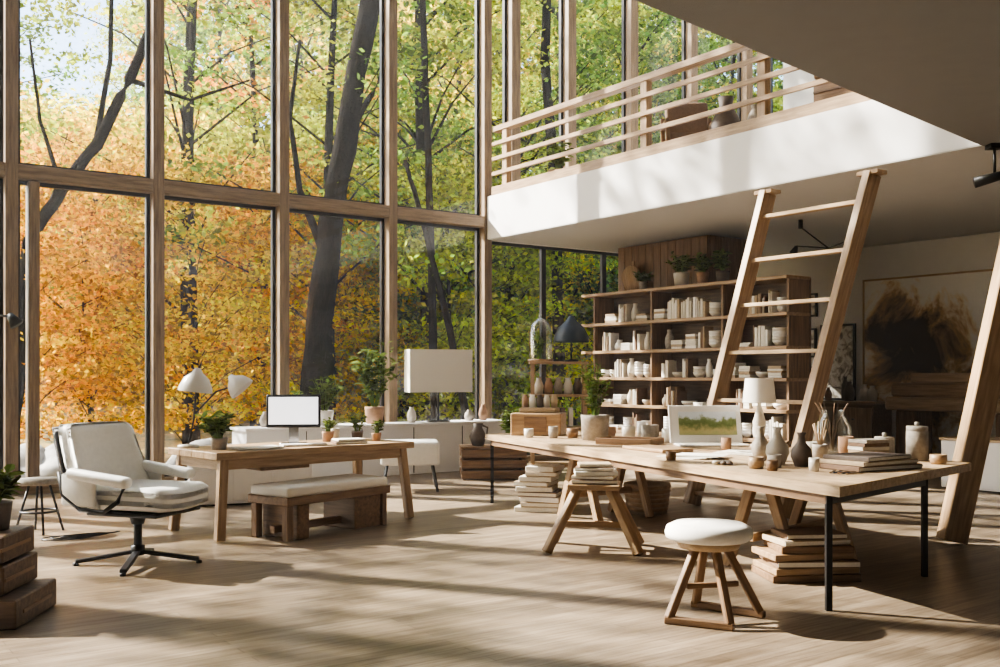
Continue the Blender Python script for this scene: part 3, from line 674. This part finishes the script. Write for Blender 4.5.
def tree_mesh(name, seed, H, z0, R, ncl, per, ls, tr, flat=.12, lean=0):
    rg = np.random.default_rng(seed); rr = random.Random(seed)
    b = B(name); 
    tp = [Vector((lean*t*t*H+.25*math.sin(t*4+seed)*t, .3*math.cos(t*3+seed)*t-.3*t, t*H*.95)) for t in np.linspace(0,1,9)]
    b.tube([p-Vector((0,0,.6 if i==0 else 0)) for i,p in enumerate(tp)],[tr*(1-.85*i/8) for i in range(9)],M['bark'],10)
    cs = []
    for i in range(ncl):
        t = rr.random()**.9; z = z0+(H-z0)*t
        rad = R*(1-.55*t**2)*math.sqrt(rr.uniform(.05,1)); an = rr.uniform(0,2*math.pi)
        k = min(8,max(0,z/H*8)); tpz = tp[int(k)]
        c = Vector((tpz.x+rad*math.cos(an), tpz.y+rad*math.sin(an), z)); cs.append(c)
        if i % 3 == 0:
            zb = max(.3*z, z-.5*rad-.4); kb = min(7.99, zb/(H*.95)*8); s0 = tp[int(kb)].lerp(tp[int(kb)+1], kb-int(kb))
            m1 = s0.lerp(c,.5)+Vector((0,0,.1*rad)); b.tube([s0,m1,c],[tr*.22,tr*.12,.012],M['bark'],5,False)
    n = ncl*per; C = np.repeat(np.array([list(c) for c in cs]),per,0)
    sz = np.repeat(rg.uniform(.45,.85,ncl),per)[:,None]
    P = C+rg.normal(size=(n,3))*np.array([[1,1,flat/.5]])*sz*.62
    D = rg.normal(size=(n,3)); D[:,2] *= .6; D /= np.linalg.norm(D,axis=1)[:,None]
    U = rg.normal(size=(n,3)); S = np.cross(D,U); S /= np.linalg.norm(S,axis=1)[:,None]
    l = rg.uniform(.6,1.2,n)[:,None]*ls
    V = np.stack([P-D*l, P+S*l*.6, P+D*l, P-S*l*.6],1).reshape(-1,3)
    hc = np.repeat(rg.uniform(0,1,ncl),per); hv = np.clip(hc*.6+rg.uniform(0,.4,n),0,1); vv = rg.uniform(0,1,n)
    G = np.repeat(np.stack([hv,vv,vv],1),4,0)
    k0 = len(b.V); b.V += [tuple(v) for v in V.tolist()]; b.G += [tuple(g) for g in G.tolist()]
    mi = b.mi(M['treeleaf'])
    b.F += [[k0+4*i,k0+4*i+1,k0+4*i+2,k0+4*i+3] for i in range(n)]; b.FM += [mi]*n; b.FS += [False]*n
    me = bpy.data.meshes.new(name); me.from_pydata(b.V,[],b.F)
    for mt in b.mats: me.materials.append(mt)
    me.polygons.foreach_set('material_index',b.FM); me.polygons.foreach_set('use_smooth',b.FS)
    a = me.attributes.new('gr','FLOAT_VECTOR','POINT'); a.data.foreach_set('vector',[q for g in b.G for q in g]); me.update()
    return me
TA = tree_mesh('autumn_tree',1,15,3.2,3.4,150,105,.085,.20)
TB = tree_mesh('autumn_tree_b',2,17,4.5,3.2,150,105,.085,.22,.16,.006)
TC = tree_mesh('understory_tree',3,6.5,.6,2.4,105,125,.07,.07)
TD = tree_mesh('sparse_tree',4,16,4.0,3.6,85,95,.085,.16,.14)
GRN=(.27,.35,.05); DGN=(.14,.21,.035); YEL=(.86,.58,.06); ORG=(.84,.42,.04); YG=(.54,.52,.06); RED=(.78,.32,.04); PLG=(.64,.64,.16)  # PLG: paler green for the farthest row, aerial haze put into leaf colour
def tree(me, nm, u, Y, s, col, rz=None):
    x = (u-500)*Y/1000; w = W(x,Y); 
    if w[1] < 16.2: return
    z = -.3+max(0,w[1]-20)**1.15*.05
    ob = bpy.data.objects.new(nm, me); bpy.context.collection.objects.link(ob); ob.parent = forest
    ob.location = (w[0],w[1],z); ob.scale = (s,s,s*random.uniform(.9,1.1)); ob.rotation_euler = (0,0,random.uniform(0,6.28) if rz is None else rz)
    ob.color = (*col,1)
rt = random.Random(21)
near = [(TC,10,18,.85,ORG),(TC,95,20,.95,ORG),(TC,185,21,1.0,YEL),(TC,255,23,1.1,ORG),(TC,335,24,1,YEL),(TC,440,23,1,YG),(TC,520,25,1,YG),(TC,600,27,1,YEL),
        (TD,-15,22,.75,GRN),(TD,190,22,1,YG),(TD,255,25,.95,RED),(TD,330,22,1,GRN),(TB,430,24,1,YG),(TD,510,25,1,GRN),(TB,570,28,1,YG),(TA,650,29,1,GRN),(TD,730,31,1,YEL)]
for me,u,Y,s,col in near: tree(me,'maple_sapling' if me==TC else 'autumn_tree',u,Y,s,col)
for k in range(30):
    u = -60+k*29+rt.uniform(-15,15); Y = rt.uniform(28,38)
    col = rt.choice([ORG,YEL,YEL,YG,ORG] if u < 280 else [YG,YEL,YEL,YG,GRN])
    tree(TC,'maple_sapling',u,Y,rt.uniform(1.1,1.5),col)
    if u > 170 and k % 2 == 0:
        tree(rt.choice([TA,TD,TB]),'autumn_tree',u+rt.uniform(-20,20),rt.uniform(32,44),rt.uniform(.9,1.15),rt.choice([GRN,YG,GRN,YEL,YG]))
for k in range(24):
    u = -40+k*36; tree(TD if u > 170 else TC,'autumn_tree',u,rt.uniform(48,60),rt.uniform(1.2,1.5) if u>170 else 1.8,rt.choice([YG,YEL,PLG,GRN]))
tree(TC,'maple_sapling',60,26,1.3,ORG); tree(TC,'maple_sapling',150,27,1.3,YEL); tree(TC,'maple_sapling',270,26,1.3,YG); tree(TC,'maple_sapling',400,27,1.3,GRN)
# unseen tall trees further along the facade, added so their crowns dapple the sunlight
for (a,bb,s) in ((-7.5,19.5,1.30),(-1.0,20.5,1.2),(-14,20,1.35)):
    ob = bpy.data.objects.new('autumn_tree', TD); bpy.context.collection.objects.link(ob); ob.parent = forest
    ob.location = (a,bb,-.3); ob.scale = (s,s,s); ob.rotation_euler = (0,0,a); ob.color = (*YG,1)
def trunk(pts, r0, r1, Y):
    b = B('tree_trunk'); P = []
    for (u,v) in pts: w = W((u-500)*Y/1000,Y); P.append(Vector((w[0],w[1],1.4-(v-375)*Y/1000)))
    Q = []
    for i in range(len(P)-1):
        for k in range(4): Q.append(P[i].lerp(P[i+1],k/4)+Vector((random.uniform(-1,1),random.uniform(-1,1),0))*r0*.12)
    Q.append(P[-1]); n = len(Q)
    b.tube(Q,[(r0+(r1-r0)*i/(n-1))*random.uniform(.93,1.07)*(1.25 if i==0 else 1) for i in range(n)],M['bark'],14); b.done(parent=forest)
trunk([(306,470),(312,400),(322,300),(335,200),(352,100),(372,-10),(395,-120)],.29,.17,19)
trunk([(327,260),(300,190),(290,120),(300,40)],.08,.03,19); trunk([(345,140),(380,80),(392,20)],.07,.03,19)
trunk([(8,480),(14,400),(22,320),(30,240),(62,190),(96,145),(130,80),(150,30),(172,-40)],.13,.07,16.5)
trunk([(96,145),(110,60),(112,-20)],.05,.03,16.5)
trunk([(62,190),(40,120),(30,40)],.04,.02,16.5); trunk([(130,80),(190,100),(250,80)],.04,.015,16.5)
trunk([(435,440),(432,300),(428,150),(420,-60)],.09,.06,20)
trunk([(470,440),(450,330),(425,230),(405,160)],.08,.04,19)
trunk([(196,460),(193,300),(190,120),(196,-60)],.09,.06,21)
trunk([(560,400),(555,200),(545,60),(550,-60)],.14,.1,24)

# thin morning haze in the air, inside and out
m = bpy.data.materials.new('thin_haze'); m.use_nodes = True; nt = m.node_tree; nt.nodes.remove(nt.nodes['Principled BSDF'])
vsn = nt.nodes.new('ShaderNodeVolumeScatter'); vsn.inputs['Density'].default_value = .0028; vsn.inputs['Anisotropy'].default_value = .4; vsn.inputs['Color'].default_value = (1,1,1,1)
nt.links.new(vsn.outputs[0], nt.nodes['Material Output'].inputs['Volume'])
b = B('hazy_air'); b.box((5,27,8), (50,63,19), m); b.done()

# ------------------------------------------------------------------ light
w = bpy.data.worlds.new('sky'); bpy.context.scene.world = w; w.use_nodes = True; nt = w.node_tree
bg = nt.nodes['Background']; sky = nt.nodes.new('ShaderNodeTexSky'); sky.sky_type = 'NISHITA'; sky.sun_disc = False
sky.sun_elevation = math.radians(37); sky.sun_rotation = math.radians(-60); sky.air_density = 1; sky.dust_density = 1.5
nt.links.new(sky.outputs[0], bg.inputs['Color']); bg.inputs['Strength'].default_value = .60
sl = bpy.data.lights.new('sun','SUN'); sl.energy = 20; sl.angle = math.radians(.8); sl.color = (1,.95,.86)
so = bpy.data.objects.new('sun', sl); bpy.context.collection.objects.link(so)
sd = Vector(W(-.93,.36,.74)); so.rotation_euler = sd.to_track_quat('Z','Y').to_euler(); so.location = sd*20

cam = bpy.data.cameras.new('camera'); cam.lens = 36; cam.sensor_width = 36; cam.shift_y = .0415; cam.clip_end = 400
co = bpy.data.objects.new('camera', cam); bpy.context.collection.objects.link(co)
co.location = (0,0,1.4); co.rotation_euler = (math.pi/2,0,RA); bpy.context.scene.camera = co
sc = bpy.context.scene; sc.view_settings.view_transform = 'AgX'; sc.view_settings.look = 'AgX - High Contrast'; sc.view_settings.exposure = .2
